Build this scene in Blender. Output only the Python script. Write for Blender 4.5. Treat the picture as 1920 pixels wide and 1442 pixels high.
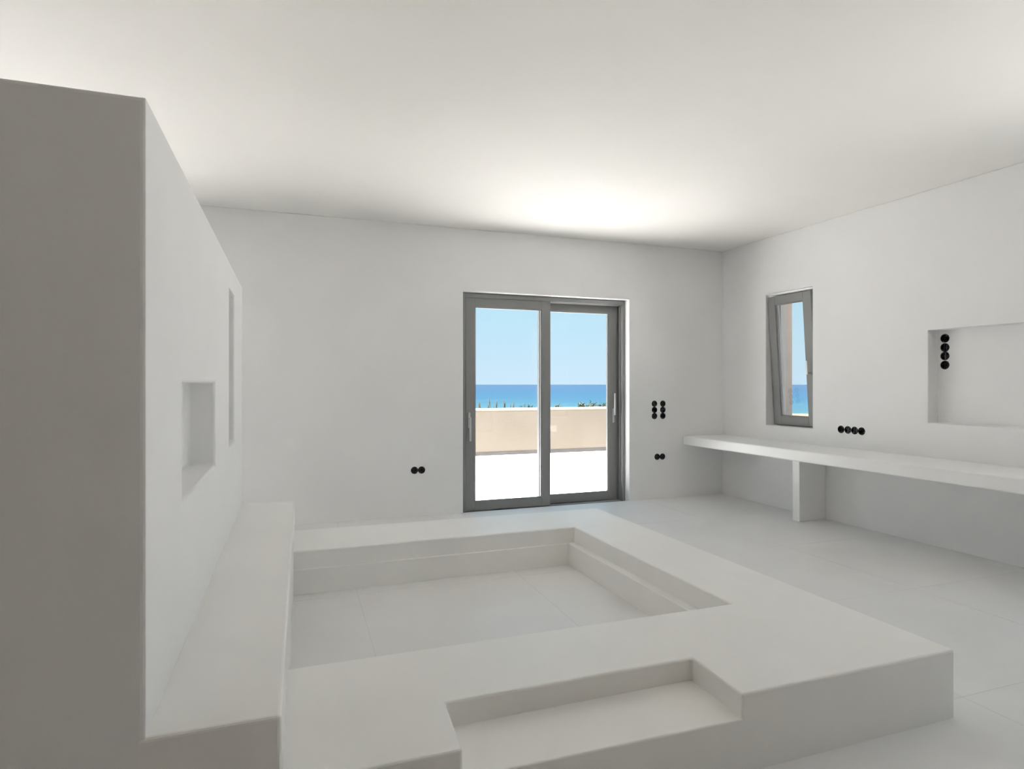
import bpy, bmesh, math, random
from mathutils import Vector, Matrix

random.seed(7)
for o in list(bpy.data.objects):
    bpy.data.objects.remove(o, do_unlink=True)
SC = bpy.context.scene
COL = SC.collection

# ------------------------------------------------------------------ camera
EYE = 1.30
cam_data = bpy.data.cameras.new('camera')
cam_data.sensor_width = 36.0
cam_data.lens = 1137.0 / 1920.0 * 36.0
cam_data.clip_end = 60000.0
cam = bpy.data.objects.new('camera', cam_data)
COL.objects.link(cam)
cam.location = (0, 0, EYE)
cam.rotation_euler = (math.radians(90), 0, math.radians(-19.55))
SC.camera = cam

# ------------------------------------------------------------------ sky, sun, exposure
world = bpy.data.worlds.new('sky')
SC.world = world
world.use_nodes = True
nt = world.node_tree
nt.nodes.clear()
wo = nt.nodes.new('ShaderNodeOutputWorld')
bg = nt.nodes.new('ShaderNodeBackground')
tc = nt.nodes.new('ShaderNodeTexCoord')
sep = nt.nodes.new('ShaderNodeSeparateXYZ')
ramp = nt.nodes.new('ShaderNodeValToRGB')
nt.links.new(tc.outputs['Generated'], sep.inputs[0])
nt.links.new(sep.outputs['Z'], ramp.inputs[0])
nt.links.new(ramp.outputs[0], bg.inputs[0])
nt.links.new(bg.outputs[0], wo.inputs[0])
ce = ramp.color_ramp.elements
ce[0].position = 0.0
ce[0].color = (0.640, 0.845, 1.0, 1)
ce[1].position = 1.0
ce[1].color = (0.36, 0.66, 1.0, 1)
e = ramp.color_ramp.elements.new(0.14)
e.color = (0.520, 0.815, 0.97, 1)
e = ramp.color_ramp.elements.new(0.40)
e.color = (0.46, 0.77, 0.98, 1)
bg.inputs['Strength'].default_value = 1.0

sun_data = bpy.data.lights.new('sun', 'SUN')
sun_data.energy = 46.0
sun_data.angle = math.radians(0.53)
sun_data.color = (1.0, 0.970, 0.958)
sun = bpy.data.objects.new('sun', sun_data)
COL.objects.link(sun)
SUN_EL, SUN_AZ = math.radians(67), math.radians(0.0)
sun_dir = Vector((math.cos(SUN_EL) * math.cos(SUN_AZ), math.cos(SUN_EL) * math.sin(SUN_AZ), -math.sin(SUN_EL)))
sun.rotation_euler = sun_dir.to_track_quat('-Z', 'Y').to_euler()
sun.location = (-20, 0, 20)

SC.view_settings.view_transform = 'Standard'
SC.view_settings.look = 'None'
SC.view_settings.gamma = 1.0
SC.view_settings.use_curve_mapping = False
SC.view_settings.exposure = 0.0
SC.cycles.max_bounces = 10
SC.cycles.diffuse_bounces = 8
SC.cycles.glossy_bounces = 3
SC.cycles.transparent_max_bounces = 8
SC.cycles.use_adaptive_sampling = True
SC.cycles.adaptive_threshold = 0.03
SC.cycles.sample_clamp_indirect = 10.0
SC.cycles.caustics_reflective = False
SC.cycles.caustics_refractive = False

# ------------------------------------------------------------------ materials
def principled(name, col, rough=0.6, metal=0.0, spec=0.5):
    m = bpy.data.materials.new(name)
    m.use_nodes = True
    b = m.node_tree.nodes['Principled BSDF']
    b.inputs['Base Color'].default_value = (*col, 1)
    b.inputs['Roughness'].default_value = rough
    b.inputs['Metallic'].default_value = metal
    b.inputs['Specular IOR Level'].default_value = spec
    return m

def mottled(name, c1, c2, scale=2.2, rough=0.6, spec=0.35, bump=0.04, fine=60.0, rough_var=0.06):
    """trowelled plaster / cement: broad cloudy colour drift and a fine grain"""
    m = principled(name, c1, rough, 0, spec)
    n, l = m.node_tree.nodes, m.node_tree.links
    b = n['Principled BSDF']
    t = n.new('ShaderNodeTexCoord')
    a = n.new('ShaderNodeTexNoise')
    a.inputs['Scale'].default_value = scale
    a.inputs['Detail'].default_value = 3
    a.inputs['Roughness'].default_value = 0.55
    a.inputs['Distortion'].default_value = 0.6
    l.new(t.outputs['Object'], a.inputs['Vector'])
    r = n.new('ShaderNodeValToRGB')
    r.color_ramp.elements[0].position = 0.30
    r.color_ramp.elements[1].position = 0.70
    r.color_ramp.elements[0].color = (*c2, 1)
    r.color_ramp.elements[1].color = (*c1, 1)
    l.new(a.outputs['Fac'], r.inputs[0])
    l.new(r.outputs[0], b.inputs['Base Color'])
    if bump < 0.035:
        return m
    mr = n.new('ShaderNodeMapRange')
    mr.inputs['To Min'].default_value = rough - rough_var
    mr.inputs['To Max'].default_value = rough + rough_var
    l.new(a.outputs['Fac'], mr.inputs['Value'])
    l.new(mr.outputs[0], b.inputs['Roughness'])
    if bump < 0.1:          # troweled smooth: no relief to speak of
        return m
    f = n.new('ShaderNodeTexNoise')
    f.inputs['Scale'].default_value = fine
    f.inputs['Detail'].default_value = 3
    l.new(t.outputs['Object'], f.inputs['Vector'])
    bp = n.new('ShaderNodeBump')
    bp.inputs['Strength'].default_value = bump
    bp.inputs['Distance'].default_value = 0.01
    l.new(f.outputs['Fac'], bp.inputs['Height'])
    l.new(bp.outputs[0], b.inputs['Normal'])
    return m

M = {}
M['wall'] = mottled('wall_plaster', (0.868, 0.869, 0.870), (0.845, 0.845, 0.845), 1.6, 0.62)
M['ceiling'] = mottled('ceiling_plaster', (0.880, 0.866, 0.840), (0.860, 0.845, 0.817), 1.1, 0.70, 0.25)
M['cement'] = mottled('platform_microcement', (0.90, 0.889, 0.868), (0.872, 0.860, 0.838), 2.0, 0.42, 0.65, 0.03, 45, 0.02)
M['desk'] = mottled('desk_plaster', (0.90, 0.897, 0.890), (0.882, 0.878, 0.870), 2.0, 0.34, 0.65, 0.03, 45, 0.02)
M['tile'] = mottled('floor_porcelain', (0.795, 0.787, 0.780), (0.755, 0.747, 0.740), 1.7, 0.42, 0.85, 0.02, 90, 0.012)
M['bounce_brown'] = mottled('brown_bounce_tint', (0.44, 0.295, 0.175), (0.36, 0.235, 0.13), 3.0, 0.6)  # invented finish for the unseen wall, warms and dims the bounced light
M['grout'] = mottled('floor_grout', (0.70, 0.69, 0.67), (0.66, 0.65, 0.63), 20, 0.8, 0.2)
M['alu'] = principled('grey_powder_coated_aluminium', (0.262, 0.264, 0.262), 0.42, 0.0, 0.5)
M['gasket'] = principled('black_rubber_gasket', (0.02, 0.02, 0.02), 0.6)
M['silver'] = principled('satin_silver_metal', (0.62, 0.63, 0.64), 0.32, 0.6, 0.5)
M['track'] = principled('bare_aluminium_track', (0.55, 0.55, 0.55), 0.35, 0.5)
M['black'] = principled('black_plastic', (0.008, 0.008, 0.008), 0.45, 0, 0.4)
M['wire'] = principled('dark_grey_cable', (0.05, 0.05, 0.052), 0.45)
M['zinc'] = principled('zinc_screw', (0.30, 0.30, 0.30), 0.4, 0.7)
M['terrace'] = mottled('pale_terrace_screed', (0.80, 0.785, 0.755), (0.77, 0.755, 0.725), 0.8, 0.8, 0.2)
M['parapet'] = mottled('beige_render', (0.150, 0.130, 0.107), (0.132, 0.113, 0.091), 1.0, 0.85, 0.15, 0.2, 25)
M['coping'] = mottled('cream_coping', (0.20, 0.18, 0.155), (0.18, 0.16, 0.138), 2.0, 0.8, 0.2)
M['plinth'] = mottled('grey_cement_plinth', (0.078, 0.073, 0.072), (0.055, 0.052, 0.052), 6.0, 0.85, 0.2)
M['render'] = mottled('outer_wall_render', (0.74, 0.66, 0.57), (0.70, 0.62, 0.53), 1.5, 0.85, 0.2)
M['sand'] = mottled('dune_sand', (0.10, 0.082, 0.060), (0.08, 0.066, 0.048), 0.05, 0.95, 0.1)
M['leaf'] = mottled('olive_leaf', (0.070, 0.082, 0.045), (0.050, 0.062, 0.030), 8, 0.6, 0.3)
M['straw'] = mottled('dry_grass', (0.13, 0.108, 0.070), (0.10, 0.083, 0.052), 8, 0.7, 0.2)

def make_glass():
    m = bpy.data.materials.new('clear_window_glass')
    m.use_nodes = True
    n, l = m.node_tree.nodes, m.node_tree.links
    n.clear()
    out = n.new('ShaderNodeOutputMaterial')
    mix = n.new('ShaderNodeMixShader')
    tr = n.new('ShaderNodeBsdfTransparent')
    tr.inputs[0].default_value = (0.985, 0.992, 0.99, 1)
    gl = n.new('ShaderNodeBsdfGlossy')
    gl.inputs['Roughness'].default_value = 0.0
    fr = n.new('ShaderNodeFresnel')
    fr.inputs['IOR'].default_value = 1.35
    l.new(fr.outputs[0], mix.inputs[0])
    l.new(tr.outputs[0], mix.inputs[1])
    l.new(gl.outputs[0], mix.inputs[2])
    l.new(mix.outputs[0], out.inputs[0])
    return m
M['glass'] = make_glass()

def make_sea():
    m = principled('sea_water', (0.1, 0.3, 0.5), 0.35, 0, 0.14)
    n, l = m.node_tree.nodes, m.node_tree.links
    b = n['Principled BSDF']
    g = n.new('ShaderNodeNewGeometry')
    ln = n.new('ShaderNodeVectorMath')
    ln.operation = 'LENGTH'
    l.new(g.outputs['Position'], ln.inputs[0])
    ns = n.new('ShaderNodeTexNoise')
    mp = n.new('ShaderNodeMapping')
    mp.inputs['Scale'].default_value = (0.004, 0.02, 1)
    l.new(g.outputs['Position'], mp.inputs['Vector'])
    l.new(mp.outputs[0], ns.inputs['Vector'])
    ns.inputs['Scale'].default_value = 1.0
    ns.inputs['Detail'].default_value = 4
    lg = n.new('ShaderNodeMath')
    lg.operation = 'LOGARITHM'
    lg.inputs[1].default_value = 10
    l.new(ln.outputs['Value'], lg.inputs[0])
    ad = n.new('ShaderNodeMath')
    ad.operation = 'MULTIPLY_ADD'
    ad.inputs[1].default_value = 0.35
    l.new(ns.outputs['Fac'], ad.inputs[0])
    l.new(lg.outputs[0], ad.inputs[2])
    mr = n.new('ShaderNodeMapRange')
    mr.inputs['From Min'].default_value = 2.40
    mr.inputs['From Max'].default_value = 3.60
    l.new(ad.outputs[0], mr.inputs['Value'])
    r = n.new('ShaderNodeValToRGB')
    el = r.color_ramp.elements
    el[0].position = 0.0
    el[0].color = (0.032, 0.058, 0.060, 1)
    el[1].position = 1.0
    el[1].color = (0.007, 0.021, 0.048, 1)
    x = el.new(0.12); x.color = (0.013, 0.045, 0.058, 1)
    x = el.new(0.30); x.color = (0.004, 0.028, 0.053, 1)
    x = el.new(0.55); x.color = (0.003, 0.023, 0.051, 1)
    l.new(mr.outputs[0], r.inputs[0])
    l.new(r.outputs[0], b.inputs['Base Color'])
    return m
M['sea'] = make_sea()

# ------------------------------------------------------------------ helpers
def link(name, me, mat, parent=None, loc=None, rot=None):
    o = bpy.data.objects.new(name, me)
    COL.objects.link(o)
    if mat is not None and len(me.materials) == 0:
        me.materials.append(mat)
    if parent is not None:
        o.parent = parent
    if loc is not None:
        o.location = loc
    if rot is not None:
        o.rotation_euler = rot
    return o

def tag(o, label=None, cat=None, group=None, kind=None):
    if label: o['label'] = label
    if cat: o['category'] = cat
    if group: o['group'] = group
    if kind: o['kind'] = kind
    return o

def empty(name, loc=(0, 0, 0), rot=(0, 0, 0)):
    o = bpy.data.objects.new(name, None)
    COL.objects.link(o)
    o.location = loc
    o.rotation_euler = rot
    o.empty_display_size = 0.1
    return o

def bm_mesh(name, bm):
    bmesh.ops.recalc_face_normals(bm, faces=bm.faces)
    me = bpy.data.meshes.new(name)
    bm.to_mesh(me)
    bm.free()
    return me

def add_box(bm, x0, x1, y0, y1, z0, z1):
    vs = [bm.verts.new(p) for p in ((x0, y0, z0), (x1, y0, z0), (x1, y1, z0), (x0, y1, z0),
                                    (x0, y0, z1), (x1, y0, z1), (x1, y1, z1), (x0, y1, z1))]
    for f in ((0, 3, 2, 1), (4, 5, 6, 7), (0, 1, 5, 4), (1, 2, 6, 5), (2, 3, 7, 6), (3, 0, 4, 7)):
        bm.faces.new([vs[i] for i in f])
    return vs

def bevel_all(bm, w, seg=2, ang=math.radians(30), skip=None):
    es = [e for e in bm.edges if len(e.link_faces) == 2 and e.calc_face_angle(0) > ang
          and not (skip and skip(e.verts[0].co, e.verts[1].co))]
    if es and w > 0:
        bmesh.ops.bevel(bm, geom=es, offset=w, segments=seg, profile=0.5, affect='EDGES')

def box(name, x0, x1, y0, y1, z0, z1, mat, parent=None, bev=0.0, seg=2):
    bm = bmesh.new()
    add_box(bm, x0, x1, y0, y1, z0, z1)
    bmesh.ops.recalc_face_normals(bm, faces=bm.faces)
    bevel_all(bm, bev, seg)
    return link(name, bm_mesh(name, bm), mat, parent)

def add_prism(bm, pts, z0, z1):
    lo = [bm.verts.new((x, y, z0)) for x, y in pts]
    hi = [bm.verts.new((x, y, z1)) for x, y in pts]
    n = len(pts)
    bm.faces.new(lo[::-1])
    bm.faces.new(hi)
    for i in range(n):
        j = (i + 1) % n
        bm.faces.new((lo[i], lo[j], hi[j], hi[i]))

def prism(name, pts, z0, z1, mat, parent=None, bev=0.0, seg=3, skip=None):
    bm = bmesh.new()
    add_prism(bm, pts, z0, z1)
    bmesh.ops.recalc_face_normals(bm, faces=bm.faces)
    bevel_all(bm, bev, seg, skip=skip)
    return link(name, bm_mesh(name, bm), mat, parent)

def add_cyl(bm, c, axis, r, h, n=24):
    """solid cylinder from c along axis for h"""
    q = Vector(axis).to_track_quat('Z', 'Y').to_matrix().to_4x4()
    mt = Matrix.Translation(Vector(c)) @ q @ Matrix.Translation((0, 0, h / 2))
    bmesh.ops.create_cone(bm, cap_ends=True, segments=n, radius1=r, radius2=r, depth=h, matrix=mt)

def add_tube(bm, pts, r, n=8):
    """round tube through a list of points"""
    rings = []
    P = [Vector(p) for p in pts]
    for i, p in enumerate(P):
        d = (P[min(i + 1, len(P) - 1)] - P[max(i - 1, 0)]).normalized()
        q = d.to_track_quat('Z', 'Y')
        rings.append([bm.verts.new(p + q @ Vector((r * math.cos(2 * math.pi * k / n), r * math.sin(2 * math.pi * k / n), 0))) for k in range(n)])
    for a, b in zip(rings, rings[1:]):
        for k in range(n):
            bm.faces.new((a[k], a[(k + 1) % n], b[(k + 1) % n], b[k]))
    bm.faces.new(rings[0][::-1])
    bm.faces.new(rings[-1])

def lathe(bm, prof, n=28):
    """profile of (r, z) turned about Z"""
    rings = []
    for r, z in prof:
        if r < 1e-6:
            rings.append([bm.verts.new((0, 0, z))])
        else:
            rings.append([bm.verts.new((r * math.cos(2 * math.pi * k / n), r * math.sin(2 * math.pi * k / n), z)) for k in range(n)])
    for a, b in zip(rings, rings[1:]):
        for k in range(n):
            j = (k + 1) % n
            if len(a) == 1 and len(b) == 1:
                continue
            if len(a) == 1:
                bm.faces.new((a[0], b[k], b[j]))
            elif len(b) == 1:
                bm.faces.new((a[k], a[j], b[0]))
            else:
                bm.faces.new((a[k], a[j], b[j], b[k]))

def cut(o, cutters_bm, bev=0.0, seg=2, holes_bm=None):
    """boolean the openings out of o, soften its arrises, then drill small holes"""
    for step, cbm in enumerate((cutters_bm, holes_bm)):
        if cbm is None:
            continue
        cme = bm_mesh('cut', cbm)
        co = bpy.data.objects.new('cut', cme)
        COL.objects.link(co)
        co.matrix_world = Matrix.Translation(o.location) @ o.rotation_euler.to_matrix().to_4x4()
        md = o.modifiers.new('b', 'BOOLEAN')
        md.operation = 'DIFFERENCE'
        md.solver = 'EXACT'
        md.object = co
        if step == 0 and bev > 0:
            bv = o.modifiers.new('v', 'BEVEL')
            bv.width = bev
            bv.segments = seg
            bv.limit_method = 'ANGLE'
            bv.angle_limit = math.radians(40)
        dg = bpy.context.evaluated_depsgraph_get()
        dg.update()
        me = bpy.data.meshes.new_from_object(o.evaluated_get(dg))
        o.modifiers.clear()
        o.data = me
        bpy.data.objects.remove(co, do_unlink=True)
    return o

# ------------------------------------------------------------------ the room shell
YB = 5.96           # inner face of the back wall (with the glass door)
ZC = 2.883          # ceiling
XL = -4.60          # inner face of the hidden left wall
YF = -3.60          # inner face of the wall behind the camera
PHI = 0.03          # the right wall runs a touch out of square
RWO = Vector((4.775, YB, 0))
def rw_world(x, y, z=0):
    c, s = math.cos(PHI), math.sin(PHI)
    return Vector((RWO.x + c * x - s * y, RWO.y + s * x + c * y, z))

# floor: screed with porcelain slabs on it
floor = box('floor', XL - 0.3, 5.3, YF - 0.3, YB, -0.045, -0.0007, M['grout'])
tag(floor, 'pale grey large-format tiled floor of the whole room', 'floor', kind='structure')
XJ = [XL, -4.02, -2.94, -1.85, -0.75, 0.357, 1.43, 2.61, 3.70, 4.74, 5.30]
YJ = [YF, -2.55, -1.47, -0.39, 0.69, 1.75, 2.785, 3.86, 4.93, YB]
G = 0.0011
for i in range(len(XJ) - 1):
    for j in range(len(YJ) - 1):
        bm = bmesh.new()
        add_box(bm, XJ[i] + G, XJ[i + 1] - G, YJ[j] + G, YJ[j + 1] - G, -0.012, 0.0)
        bmesh.ops.recalc_face_normals(bm, faces=bm.faces)
        t = link('floor_tile', bm_mesh('floor_tile', bm), M['tile'], floor)

# ceiling
ceil = box('ceiling', XL - 0.35, 5.6, YF - 0.35, YB + 0.36, ZC, ZC + 0.28, M['ceiling'])
tag(ceil, 'smooth off-white plaster ceiling', 'ceiling', kind='structure')

# back wall with the door opening
DX0, DX1, DZ1 = 1.590, 3.511, 2.250
wall_back = box('wall_back', XL - 0.35, 5.55, YB, YB + 0.34, -0.045, ZC, M['wall'])
tag(wall_back, 'white plaster wall with the sliding glass door', 'wall', kind='structure')
cb = bmesh.new()
add_box(cb, DX0, DX1, YB - 0.2, YB + 0.6, -0.045, DZ1)
add_box(cb, -3.20, -1.55, YB - 0.2, YB + 0.6, -0.045, DZ1)      # unseen doorway behind the partition, added for the ceiling glow there
BACK_SOCKETS = [(1.095, 0.453), (1.166, 0.453), (3.836, 1.081), (3.947, 1.081), (3.836, 1.011), (3.947, 1.011),
                (3.836, 0.941), (3.947, 0.941), (3.872, 0.476), (3.942, 0.476)]
hb = bmesh.new()
for x, z in BACK_SOCKETS:
    add_cyl(hb, (x, YB - 0.05, z), (0, 1, 0), 0.0325, 0.095, 28)
cut(wall_back, cb, 0.006, 2, hb)

# right wall in its own slightly turned frame: local x out of the room, local y along it
wall_right = box('wall_right', 0.0, 0.36, -9.9, 0.0, -0.045, ZC, M['wall'])
wall_right.location = RWO
wall_right.rotation_euler = (0, 0, PHI)
tag(wall_right, 'white plaster wall with tilted window and long niche', 'wall', kind='structure')
WY0, WY1, WZ0, WZ1 = -1.297, -0.684, 0.862, 2.272
NY0, NY1, NZ0, NZ1, ND = -3.75, -2.439, 0.985, 1.742, 0.116
cb = bmesh.new()
add_box(cb, -0.2, 0.6, WY0, WY1, WZ0, WZ1)
add_box(cb, -0.2, ND, NY0, NY1, NZ0, NZ1)
add_box(cb, -0.2, 0.6, -6.45, -4.20, -0.045, 2.55)      # unseen opening, added to let more daylight into the room
RIGHT_SOCKETS = [(-1.623, 0.878), (-1.696, 0.878), (-1.767, 0.877), (-1.838, 0.876)]
NICHE_SOCKETS = [(-2.497, 1.675), (-2.497, 1.601), (-2.497, 1.532), (-2.497, 1.458)]
hb = bmesh.new()
for y, z in RIGHT_SOCKETS:
    add_cyl(hb, (-0.05, y, z), (1, 0, 0), 0.0325, 0.095, 28)
for y, z in NICHE_SOCKETS:
    add_cyl(hb, (ND - 0.05, y, z), (1, 0, 0), 0.0325, 0.095, 28)
cut(wall_right, cb, 0.006, 2, hb)

# hidden left wall and the wall behind the camera
wall_left = box('wall_left', XL - 0.35, XL, YF - 0.35, YB, -0.045, ZC, M['wall'])
tag(wall_left, 'white plaster wall beyond the tall partition, out of view', 'wall', kind='structure')
wall_front = box('wall_front', XL, 5.6, YF - 0.35, YF, -0.045, ZC, M['bounce_brown'])  # out of view; its brown is added to tint light on facing surfaces
tag(wall_front, 'unseen wall behind the viewer, brown added to warm and dim bounced light', 'wall', kind='structure')

# tall L-shaped partition that stops short of the ceiling, with two niches
PZ = 1.984
bm = bmesh.new()
add_prism(bm, [(-0.338, 1.648), (-0.362, 4.665), (-0.76, 4.665), (-0.76, 2.02), (XL, 2.02), (XL, 1.648)], -0.02, PZ)
wall_partition = link('wall_partition', bm_mesh('wall_partition', bm), M['wall'])
tag(wall_partition, 'tall free-standing plaster partition with square niche and narrow slot', 'wall', kind='structure')
cb = bmesh.new()
add_box(cb, -0.463, -0.2, 2.168, 3.062, 0.934, 1.306)
add_box(cb, -0.66, -0.2, 3.707, 4.058, 0.955, 1.838)
cut(wall_partition, cb, 0.012, 3)

# ------------------------------------------------------------------ platform, bench
PH = 0.266
plat = empty('seating_platform', (0.0, 1.65, 0.0))
tag(plat, 'low pale microcement platform framing a square sunken sitting area', 'platform')
def child_prism(name, pts, z0, z1, mat, par, bev, seg=3, skip=None):
    o = prism(name, pts, z0, z1, mat, None, bev, seg, skip=skip or (lambda a, b: (a.x < 0 and b.x < 0) or (a.z < 0.001 and b.z < 0.001)))
    o.parent = par
    o.matrix_parent_inverse = Matrix.Translation(-Vector(par.location))
    return o
child_prism('platform_body', [(-0.0365, 1.668), (0.444, 1.668), (0.456, 1.931), (1.410, 1.935), (1.403, 1.652), (2.420, 1.652),
                              (2.368, 4.545), (-0.0155, 4.560), (-0.0197, 3.988), (1.902, 4.003), (1.934, 2.350), (-0.0317, 2.350)],
            0.0, PH, M['cement'], plat, 0.009, 3)
child_prism('step', [(0.40, 1.6675), (1.46, 1.6514), (1.46, 1.98), (0.40, 1.98)], 0.0, 0.182, M['cement'], plat, 0.007, 3,
            skip=lambda a, b: a.z < 0.001 or b.z < 0.001 or abs(a.x - b.x) < 0.01)
child_prism('inner_ledge', [(-0.0197, 3.974), (1.853, 3.989), (1.880, 2.30), (1.99, 2.30), (1.96, 4.06), (-0.019, 4.05)], 0.0, 0.153, M['cement'], plat, 0.005, 2)

bench = prism('built_in_bench', [(-0.352, 1.6462), (-0.036, 1.6462), (-0.014, 4.640), (-0.3622, 4.655), (-0.3390, 1.68), (-0.352, 1.662)], 0.0, 0.460, M['cement'], None, 0.010, 3, skip=lambda a, b: (a.x < -0.3 and b.x < -0.3) or (a.z < 0.001 and b.z < 0.001))
tag(bench, 'long raised plaster bench at the foot of the tall partition', 'bench')

# ------------------------------------------------------------------ long desk shelf along the right wall
desk = empty('wall_desk', RWO, (0, 0, PHI))
tag(desk, 'long white plaster counter shelf along wall under the tilted window', 'counter')
box('counter_slab', -0.577, 0.0, -3.95, -0.017, 0.607, 0.708, M['desk'], desk, 0.010, 3)
box('support_leg', -0.338, 0.0, -1.455, -1.373, 0.0, 0.607, M['desk'], desk, 0.004, 2)
box('support_leg', -0.338, 0.0, -3.94, -3.858, 0.0, 0.607, M['desk'], desk, 0.004, 2)

# ------------------------------------------------------------------ sliding glass door
door = empty('door_1', ((DX0 + DX1) / 2, YB + 0.17, 0))
tag(door, 'grey aluminium two-panel sliding glass door to the terrace', 'door', kind='structure')
DINV = Matrix.Translation(-Vector(door.location))
def dpart(o, par=None):
    o.parent = par or door
    if par is None:
        o.matrix_parent_inverse = DINV
    return o
FY0 = 6.053
def bars(name, boxes, mat, bev=0.003, parent=None):
    """several touching bars as one piece"""
    bm = bmesh.new()
    for b in boxes:
        t = bmesh.new()
        add_box(t, *b)
        bmesh.ops.recalc_face_normals(t, faces=t.faces)
        bevel_all(t, bev, 2)
        me = bpy.data.meshes.new('t'); t.to_mesh(me); t.free()
        bm.from_mesh(me)
        bpy.data.meshes.remove(me)
    return link(name, bm_mesh(name, bm), mat, parent)
FRB = 0.040
ZT = 2.246
dpart(bars('door_frame', [
    (DX0, DX0 + 0.050, FY0, FY0 + 0.175, -0.04, ZT), (DX1 - 0.034, DX1, FY0, FY0 + 0.175, -0.04, ZT),
    (DX0 + 0.05, DX1 - 0.034, FY0, FY0 + 0.012, ZT - 0.046, ZT), (DX0 + 0.05, DX1 - 0.034, FY0 + 0.012, FY0 + 0.175, ZT - 0.036, ZT),
    (DX0 + 0.05, DX1 - 0.034, FY0, FY0 + 0.175, -0.045, -0.020)], M['alu']))
dpart(bars('head_track', [(2.58, DX1 - 0.036, FY0 + 0.030, FY0 + 0.042, ZT - 0.052, ZT - 0.036), (2.58, DX1 - 0.036, FY0 + 0.062, FY0 + 0.070, ZT - 0.056, ZT - 0.036)], M['track'], 0.001))
dpart(bars('jamb_track', [(DX1 - 0.046, DX1 - 0.034, FY0 + 0.034, FY0 + 0.050, -0.02, ZT - 0.05), (DX1 - 0.050, DX1 - 0.034, FY0 + 0.100, FY0 + 0.112, -0.02, ZT - 0.05)], M['alu'], 0.001))
dpart(bars('threshold_rail', [(DX0 + 0.05, DX1 - 0.034, FY0 + 0.040, FY0 + 0.048, -0.020, -0.010), (DX0 + 0.05, DX1 - 0.034, FY0 + 0.120, FY0 + 0.128, -0.020, -0.010)], M['track'], 0.001))

def sash(name, x0, x1, y0, y1, z0, z1, sl, sr, rt, rb):
    """x0..x1 outer width, stile widths sl/sr, rails rt/rb; origin at its lower left corner"""
    boxes = [(x0, x0 + sl, y0, y1, z0, z1), (x1 - sr, x1, y0, y1, z0, z1),
             (x0 + sl, x1 - sr, y0, y1, z1 - rt, z1), (x0 + sl, x1 - sr, y0, y1, z0, z0 + rb)]
    o = bars(name, boxes, M['alu'], 0.0025)
    gy = y0 + 0.030
    gx0, gx1, gz0, gz1 = x0 + sl, x1 - sr, z0 + rb, z1 - rt
    bead = bars('glazing_bead', [(gx0, gx0 + 0.010, y0 + 0.008, gy - 0.002, gz0, gz1), (gx1 - 0.010, gx1, y0 + 0.008, gy - 0.002, gz0, gz1),
                                 (gx0 + 0.01, gx1 - 0.01, y0 + 0.008, gy - 0.002, gz1 - 0.010, gz1), (gx0 + 0.01, gx1 - 0.01, y0 + 0.008, gy - 0.002, gz0, gz0 + 0.010)], M['alu'], 0.0015, o)
    bm = bmesh.new()
    v = [bm.verts.new(p) for p in ((gx0, gy, gz0), (gx1, gy, gz0), (gx1, gy, gz1), (gx0, gy, gz1))]
    bm.faces.new(v)
    pane = link('glass_pane', bm_mesh('glass_pane', bm), M['glass'], o)
    return o
s1 = dpart(sash('sliding_panel', 1.645, 2.597, FY0 + 0.012, FY0 + 0.072, -0.012, 2.206, 0.100, 0.100, 0.098, 0.092))
s1['label'] = 'front sliding panel with a downward lever handle'
s2 = dpart(sash('sliding_panel', 2.497, 3.455, FY0 + 0.090, FY0 + 0.150, -0.012, 2.200, 0.100, 0.105, 0.088, 0.090))
s2['label'] = 'rear sliding panel with an upright lever handle'

def lever_handle(parent, x, y, z, up, s):
    """rose plate on the stile, neck and long flat lever; s = side the lever is offset to"""
    bm = bmesh.new()
    add_box(bm, -0.012, 0.012, -0.010, 0, -0.080, 0.080)
    bmesh.ops.recalc_face_normals(bm, faces=bm.faces)
    bevel_all(bm, 0.004, 2)
    r = link('handle_plate', bm_mesh('handle_plate', bm), M['silver'], parent, (x, y, z))
    bm = bmesh.new()
    add_cyl(bm, (0, 0, 0), (0, -1, 0), 0.009, 0.045, 16)
    d = 1 if up else -1
    z0, z1 = sorted((-0.012 * d, 0.235 * d))
    t = bmesh.new()
    add_box(t, -0.010, 0.010, -0.052, -0.038, z0, z1)
    bmesh.ops.recalc_face_normals(t, faces=t.faces)
    bevel_all(t, 0.004, 2)
    me = bpy.data.meshes.new('t'); t.to_mesh(me); t.free(); bm.from_mesh(me); bpy.data.meshes.remove(me)
    link('lever', bm_mesh('lever', bm), M['silver'], parent, (x, y, z + 0.02 * s))
lever_handle(s1, 1.683, FY0 + 0.012, 0.930, False, 1)
lever_handle(s2, 3.408, FY0 + 0.090, 0.945, True, 1)

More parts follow.
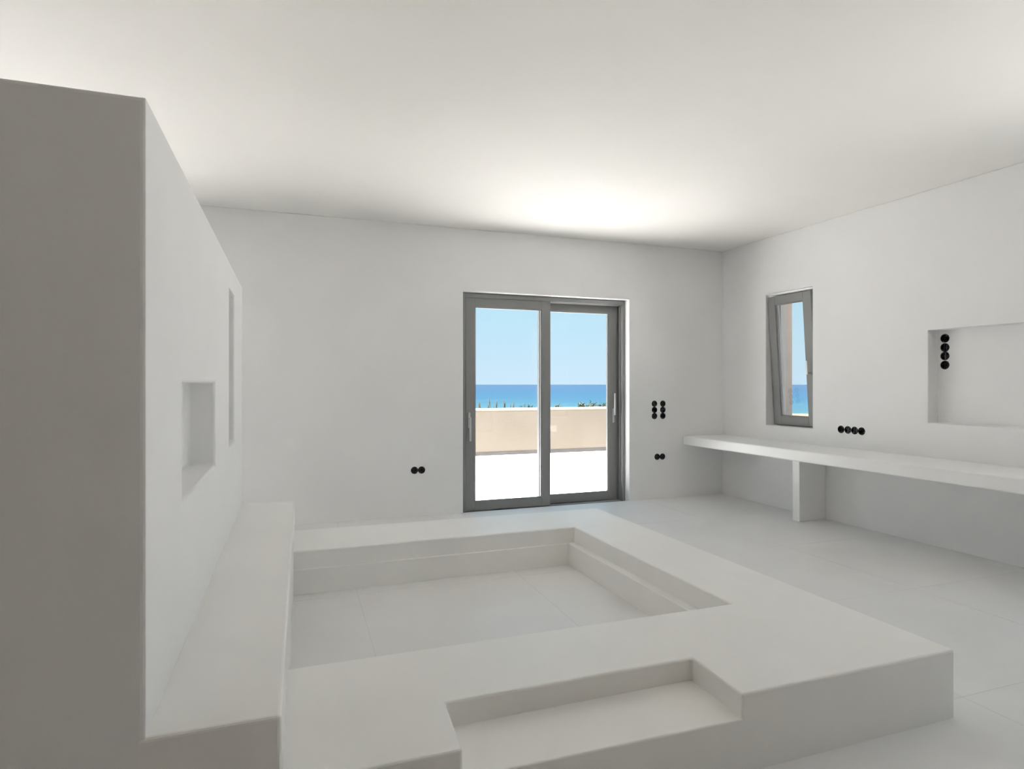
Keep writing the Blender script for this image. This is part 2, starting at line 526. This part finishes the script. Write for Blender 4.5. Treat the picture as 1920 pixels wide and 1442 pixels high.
# ------------------------------------------------------------------ tilted window in the right wall
win = empty('window_1', RWO, (0, 0, PHI))
tag(win, 'narrow grey window tilted inward above the counter', 'window', kind='structure')
FD = 0.150   # depth of the fixed frame behind the wall face
def bars_win(name, boxes, mat, parent, bev=0.0025):
    return bars(name, boxes, mat, bev, parent)
bars_win('window_frame', [
    (FD, FD + 0.075, WY1 - 0.055, WY1, WZ0, WZ1), (FD, FD + 0.075, WY0, WY0 + 0.055, WZ0, WZ1),
    (FD, FD + 0.075, WY0 + 0.055, WY1 - 0.055, WZ1 - 0.055, WZ1), (FD, FD + 0.075, WY0 + 0.055, WY1 - 0.055, WZ0, WZ0 + 0.050)], M['alu'], win)
M['reveal'] = mottled('outer_reveal_render', (0.33, 0.28, 0.25), (0.29, 0.25, 0.22), 3.0, 0.85, 0.2)
bars_win('outer_reveal', [(FD + 0.077, 0.362, WY1 - 0.012, WY1 + 0.001, WZ0, WZ1), (FD + 0.077, 0.362, WY0 - 0.001, WY0 + 0.012, WZ0, WZ1),
    (FD + 0.077, 0.362, WY0 + 0.012, WY1 - 0.012, WZ1 - 0.012, WZ1 + 0.001), (FD + 0.077, 0.375, WY0 + 0.012, WY1 - 0.012, WZ0 - 0.001, WZ0 + 0.014)], M['reveal'], win)
# sash hinged at the bottom; built in its own frame with origin on the hinge line
SH = 1.372
TILT = math.radians(4.0)
ws = bars('window_sash', [
    (-0.030, 0.032, -0.100, 0.0, 0.0, SH), (-0.030, 0.032, -0.565, -0.465, 0.0, SH),
    (-0.030, 0.032, -0.465, -0.100, SH - 0.088, SH), (-0.030, 0.032, -0.465, -0.100, 0.0, 0.092)], M['alu'], 0.003, win)
ws.location = (FD - 0.012, WY1 - 0.010, WZ0 + 0.010)
ws.rotation_euler = (0, -TILT, 0)
bm = bmesh.new()
v = [bm.verts.new(p) for p in ((0.006, -0.465, 0.092), (0.006, -0.100, 0.092), (0.006, -0.100, SH - 0.088), (0.006, -0.465, SH - 0.088))]
bm.faces.new(v)
link('glass_pane', bm_mesh('glass_pane', bm), M['glass'], ws)
bars('glazing_bead', [(-0.022, 0.004, -0.110, -0.100, 0.092, SH - 0.088), (-0.022, 0.004, -0.465, -0.455, 0.092, SH - 0.088),
                      (-0.022, 0.004, -0.455, -0.110, SH - 0.098, SH - 0.088), (-0.022, 0.004, -0.455, -0.110, 0.092, 0.102)], M['alu'], 0.0015, ws)
bm = bmesh.new()
add_cyl(bm, (-0.030, -0.515, 0.545), (-1, 0, 0), 0.012, 0.040, 16)
t = bmesh.new(); add_box(t, -0.082, -0.066, -0.527, -0.503, 0.535, 0.675)
bmesh.ops.recalc_face_normals(t, faces=t.faces); bevel_all(t, 0.005, 2)
me = bpy.data.meshes.new('t'); t.to_mesh(me); t.free(); bm.from_mesh(me); bpy.data.meshes.remove(me)
link('window_handle', bm_mesh('window_handle', bm), M['silver'], ws)
bars('tilt_stay', [(0.0, 0.10, -0.600, -0.592, SH - 0.03, SH - 0.015)], M['silver'], 0.001, ws)

# ------------------------------------------------------------------ electrical back boxes
cup_bm = bmesh.new()
lathe(cup_bm, [(0.0300, 0.0008), (0.0335, 0.0022), (0.0350, 0.0012), (0.0350, 0.0), (0.0322, 0.0), (0.0322, -0.042), (0, -0.042)][:1] +
      [(0.0350, 0.0024), (0.0356, 0.0010), (0.0356, 0.0002), (0.0323, 0.0002), (0.0323, -0.0425), (0.0, -0.0425)])
lathe(cup_bm, [(0.0300, 0.0008), (0.0298, -0.040), (0.0, -0.040)])
cup_me = bm_mesh('socket_cup', cup_bm)
cup_me.materials.append(M['black'])
def strap_mesh(kind):
    bm = bmesh.new()
    if kind == 0:      # two upright spring clips on a carrier bar
        add_box(bm, -0.0290, 0.0290, -0.004, 0.004, -0.030, -0.024)
        add_box(bm, -0.014, -0.007, -0.022, 0.022, -0.012, -0.006)
        add_box(bm, 0.007, 0.014, -0.022, 0.022, -0.012, -0.006)
    elif kind == 1:    # curled cable ends
        for a in range(3):
            pts = []
            for k in range(10):
                q = a * 2.1 + k * 0.33
                pts.append((0.019 * math.cos(q), 0.019 * math.sin(q), -0.036 + 0.0032 * k))
            add_tube(bm, pts, 0.0026, 6)
    else:              # cross bridge
        add_box(bm, -0.0290, 0.0290, -0.005, 0.005, -0.010, -0.005)
        add_box(bm, -0.005, 0.005, -0.029, 0.029, -0.018, -0.0101)
    me = bm_mesh('socket_insert', bm)
    me.materials.append(M['wire'])
    return me
straps = [strap_mesh(k) for k in range(3)]
screw_bm = bmesh.new()
add_cyl(screw_bm, (0, 0, 0), (0, 0, 1), 0.0028, 0.003, 10)
screw_me = bm_mesh('socket_screw', screw_bm)
screw_me.materials.append(M['zinc'])

def socket(pos, rot, kind, spin, label, group):
    r = empty('socket_box', pos, rot)
    tag(r, label, 'socket box', group)
    link('cup', cup_me, None, r)
    s = link('terminal_insert' if kind != 1 else 'cable_end', straps[kind], None, r)
    s.rotation_euler = (0, 0, spin)
    for q in (0, math.pi):
        link('screw', screw_me, None, r, (0.0265 * math.cos(q + spin + 0.8), 0.0265 * math.sin(q + spin + 0.8), -0.006))
    return r
RB = (math.radians(90), 0, 0)                      # local +Z faces -Y (back wall)
BL = ['black round socket box, left one of the pair low between partition and glass door',
      'black round socket box, right one of the pair low between partition and glass door',
      'black socket box, top of left column in the six-box cluster right of door',
      'black socket box, top of right column in the six-box cluster right of door',
      'black socket box, middle of left column in the six-box cluster right of door',
      'black socket box, middle of right column in the six-box cluster right of door',
      'black socket box, bottom of left column in the six-box cluster right of door',
      'black socket box, bottom of right column in the six-box cluster right of door',
      'black socket box, left of the low pair below the six-box cluster',
      'black socket box, right of the low pair below the six-box cluster']
BG = ['pair of boxes left of the glass door'] * 2 + ['six boxes right of the glass door'] * 6 + ['low pair of boxes right of the glass door'] * 2
for i, (x, z) in enumerate(BACK_SOCKETS):
    socket((x, YB, z), RB, (0, 1, 2)[i % 3], random.choice((0, 1.57, 0.5)), BL[i], BG[i])
RL = ['black socket box on right wall, first of the row of four, nearest the window',
      'black socket box on right wall, second of the row of four from the window',
      'black socket box on right wall, third of the row of four from the window',
      'black socket box on right wall, last of the row of four, farthest from window']
for i, (y, z) in enumerate(RIGHT_SOCKETS):
    socket(rw_world(0, y, z), (math.radians(90), 0, math.radians(-90) + PHI), (1, 2, 0, 1)[i], (0.3, 1.2, 0, 2.0)[i], RL[i], 'row of four boxes under the window')
NL = ['black socket box in wall niche, topmost of the upright row of four',
      'black socket box in wall niche, second from top of the upright row',
      'black socket box in wall niche, third from top of the upright row',
      'black socket box in wall niche, lowest of the upright row of four']
for i, (y, z) in enumerate(NICHE_SOCKETS):
    socket(rw_world(ND, y, z), (math.radians(90), 0, math.radians(-90) + PHI), (1, 0, 2, 1)[i], (0.3, 0, 1.57, 2.0)[i], NL[i], 'upright row of four boxes in the niche')

# ------------------------------------------------------------------ outside: terrace, parapet, dunes, sea
TZ = -0.05
terrace = box('terrace', -14.0, 7.6, -6.0, 11.75, TZ - 0.25, TZ, M['terrace'])
tag(terrace, 'sunlit white terrace floor outside the glass door', 'terrace', kind='structure')
side = box('bounce_slab', 7.6, 14.0, -6.0, 7.0, TZ - 0.25, TZ, M['terrace'])  # unseen reflector slab, added to throw sunlight through the right wall openings
tag(side, 'unseen white slab beside the house, added to bounce sunlight indoors', 'terrace', kind='structure')
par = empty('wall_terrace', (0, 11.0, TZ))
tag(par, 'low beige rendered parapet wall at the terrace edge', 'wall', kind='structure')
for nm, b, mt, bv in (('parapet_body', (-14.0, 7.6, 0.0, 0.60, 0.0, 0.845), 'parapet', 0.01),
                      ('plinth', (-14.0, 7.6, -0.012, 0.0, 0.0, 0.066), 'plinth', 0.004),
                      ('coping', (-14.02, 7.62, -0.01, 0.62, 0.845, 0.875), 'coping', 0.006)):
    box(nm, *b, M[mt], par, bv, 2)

# dune ground falling to the beach, then the sea
bm = bmesh.new()
NX, NY = 40, 30
grid = []
for j in range(NY + 1):
    row = []
    q = j / NY
    y = -60 + 330 * q
    for i in range(NX + 1):
        x = -260 + 620 * i / NX
        d = (x * 0.3346 + y * 0.9424)
        z = -1.1 - 0.0378 * max(0.0, d - 12)
        z = max(z, -9.5)
        row.append(bm.verts.new((x, y, z + random.uniform(-0.05, 0.05))))
    grid.append(row)
for j in range(NY):
    for i in range(NX):
        bm.faces.new((grid[j][i], grid[j][i + 1], grid[j + 1][i + 1], grid[j + 1][i]))
ground = link('beach_ground', bm_mesh('beach_ground', bm), M['sand'])
tag(ground, 'pale sandy ground sloping to the shore below the terrace', 'beach', kind='structure')
bm = bmesh.new()
v = [bm.verts.new(p) for p in ((-30000, -3000, -8), (40000, -3000, -8), (40000, 45000, -8), (-30000, 45000, -8))]
bm.faces.new(v)
sea = link('sea', bm_mesh('sea', bm), M['sea'])
tag(sea, 'blue sea with turquoise shallows stretching to the horizon', 'sea', kind='stuff')

def at_depth(u, v, y):
    th = math.radians(19.55)
    a = (u - 960) / 1137.0
    dx, dy, dz = math.sin(th) + math.cos(th) * a, math.cos(th) - math.sin(th) * a, (721 - v) / 1137.0
    return Vector((dx / dy * y, y, EYE + dz / dy * y))
def ground_z(x, y):
    return max(-1.1 - 0.0378 * max(0.0, x * 0.3346 + y * 0.9424 - 12), -9.5)

def grass_clump(x, y, top, n, spread, label):
    gz = ground_z(x, y) - 0.05
    r = empty('dune_grass', (x, y, gz))
    tag(r, label, 'grass', 'dry grasses behind the parapet')
    for k in range(n):
        bm = bmesh.new()
        h = (top - gz) * random.uniform(0.88, 1.0)
        a = random.uniform(0, 6.28)
        lx, ly = spread * math.cos(a) * random.random(), spread * math.sin(a) * random.random()
        pts = [(lx * 0.2, ly * 0.2, 0), (lx * 0.4, ly * 0.4, h * 0.5), (lx * 0.8, ly * 0.8, h * 0.9), (lx * 1.1, ly * 1.1, h)]
        add_tube(bm, pts, 0.004, 5)
        st = link('stalk', bm_mesh('stalk', bm), M['straw'], r)
        bm = bmesh.new()
        lathe(bm, [(0.0, -0.10), (0.008, -0.05), (0.010, 0.0), (0.006, 0.06), (0.0, 0.09)], 6)
        link('seed_head', bm_mesh('seed_head', bm), M['straw'], st, (lx * 1.1, ly * 1.1, h))

def bush(x, y, top, rad, label, mat='leaf'):
    gz = ground_z(x, y) - 0.05
    r = empty('dune_bush', (x, y, gz))
    tag(r, label, 'bush', 'low bushes behind the parapet')
    bm = bmesh.new()
    H = top - gz
    for k in range(700):
        th_, ph = random.uniform(0, 6.283), math.acos(random.uniform(-0.2, 1))
        rr = random.uniform(0.75, 1.0)
        c = Vector((rad * rr * math.sin(ph) * math.cos(th_), rad * rr * math.sin(ph) * math.sin(th_), H - 0.55 * (1 - math.cos(ph) * rr)))
        q = Vector((random.uniform(-1, 1), random.uniform(-1, 1), random.uniform(0.1, 1))).normalized().to_track_quat('Z', 'Y')
        l_, w_ = random.uniform(0.05, 0.11), random.uniform(0.015, 0.03)
        vs = [bm.verts.new(c + q @ Vector(p)) for p in ((-w_, 0, 0), (0, -w_ * 0.3, l_ * 0.5), (w_, 0, 0), (0, 0, l_))]
        bm.faces.new((vs[0], vs[1], vs[3]))
        bm.faces.new((vs[1], vs[2], vs[3]))
    link('foliage', bm_mesh('foliage', bm), M[mat], r)['kind'] = 'stuff'
    for k in range(4):
        bm = bmesh.new()
        a = k * 1.57 + 0.4
        add_tube(bm, [(0, 0, 0), (0.2 * rad * math.cos(a), 0.2 * rad * math.sin(a), H * 0.5), (0.6 * rad * math.cos(a), 0.6 * rad * math.sin(a), H - 0.25)], 0.012, 6)
        link('stem', bm_mesh('stem', bm), M['straw'], r)

for (u, v, y, n, sp, lab) in (
        (899, 757, 12.9, 4, 0.10, 'short dry grass tuft behind parapet at left edge of door glass'),
        (917, 750, 13.1, 5, 0.14, 'tall dry grass tuft behind parapet, second from left in door glass'),
        (930, 757, 13.4, 4, 0.16, 'low dry grass tuft behind parapet between the two tall tufts'),
        (948, 748, 13.0, 3, 0.05, 'tallest single dry grass stalks behind parapet, middle of left pane'),
        (959, 752, 12.6, 4, 0.08, 'dry grass tuft behind parapet just right of the tallest stalks')):
    p = at_depth(u, v, y)
    grass_clump(p.x, y, p.z, n, sp, lab)
for (u, v, y, rad, lab) in (
        (988, 759.5, 13.3, 0.36, 'long low green bush behind parapet at right of left pane'),
        (1046, 759.5, 13.2, 0.24, 'small green bush behind parapet beside the middle door stile'),
        (1090, 756, 12.9, 0.16, 'pale green bush behind parapet in right pane, left of a larger one'),
        (1109, 754.5, 13.6, 0.24, 'largest green bush behind parapet in the right pane'),
        (1133, 755.5, 14.6, 0.28, 'green bush behind parapet at right edge of right pane')):
    p = at_depth(u, v, y)
    bush(p.x, y, p.z, rad, lab)
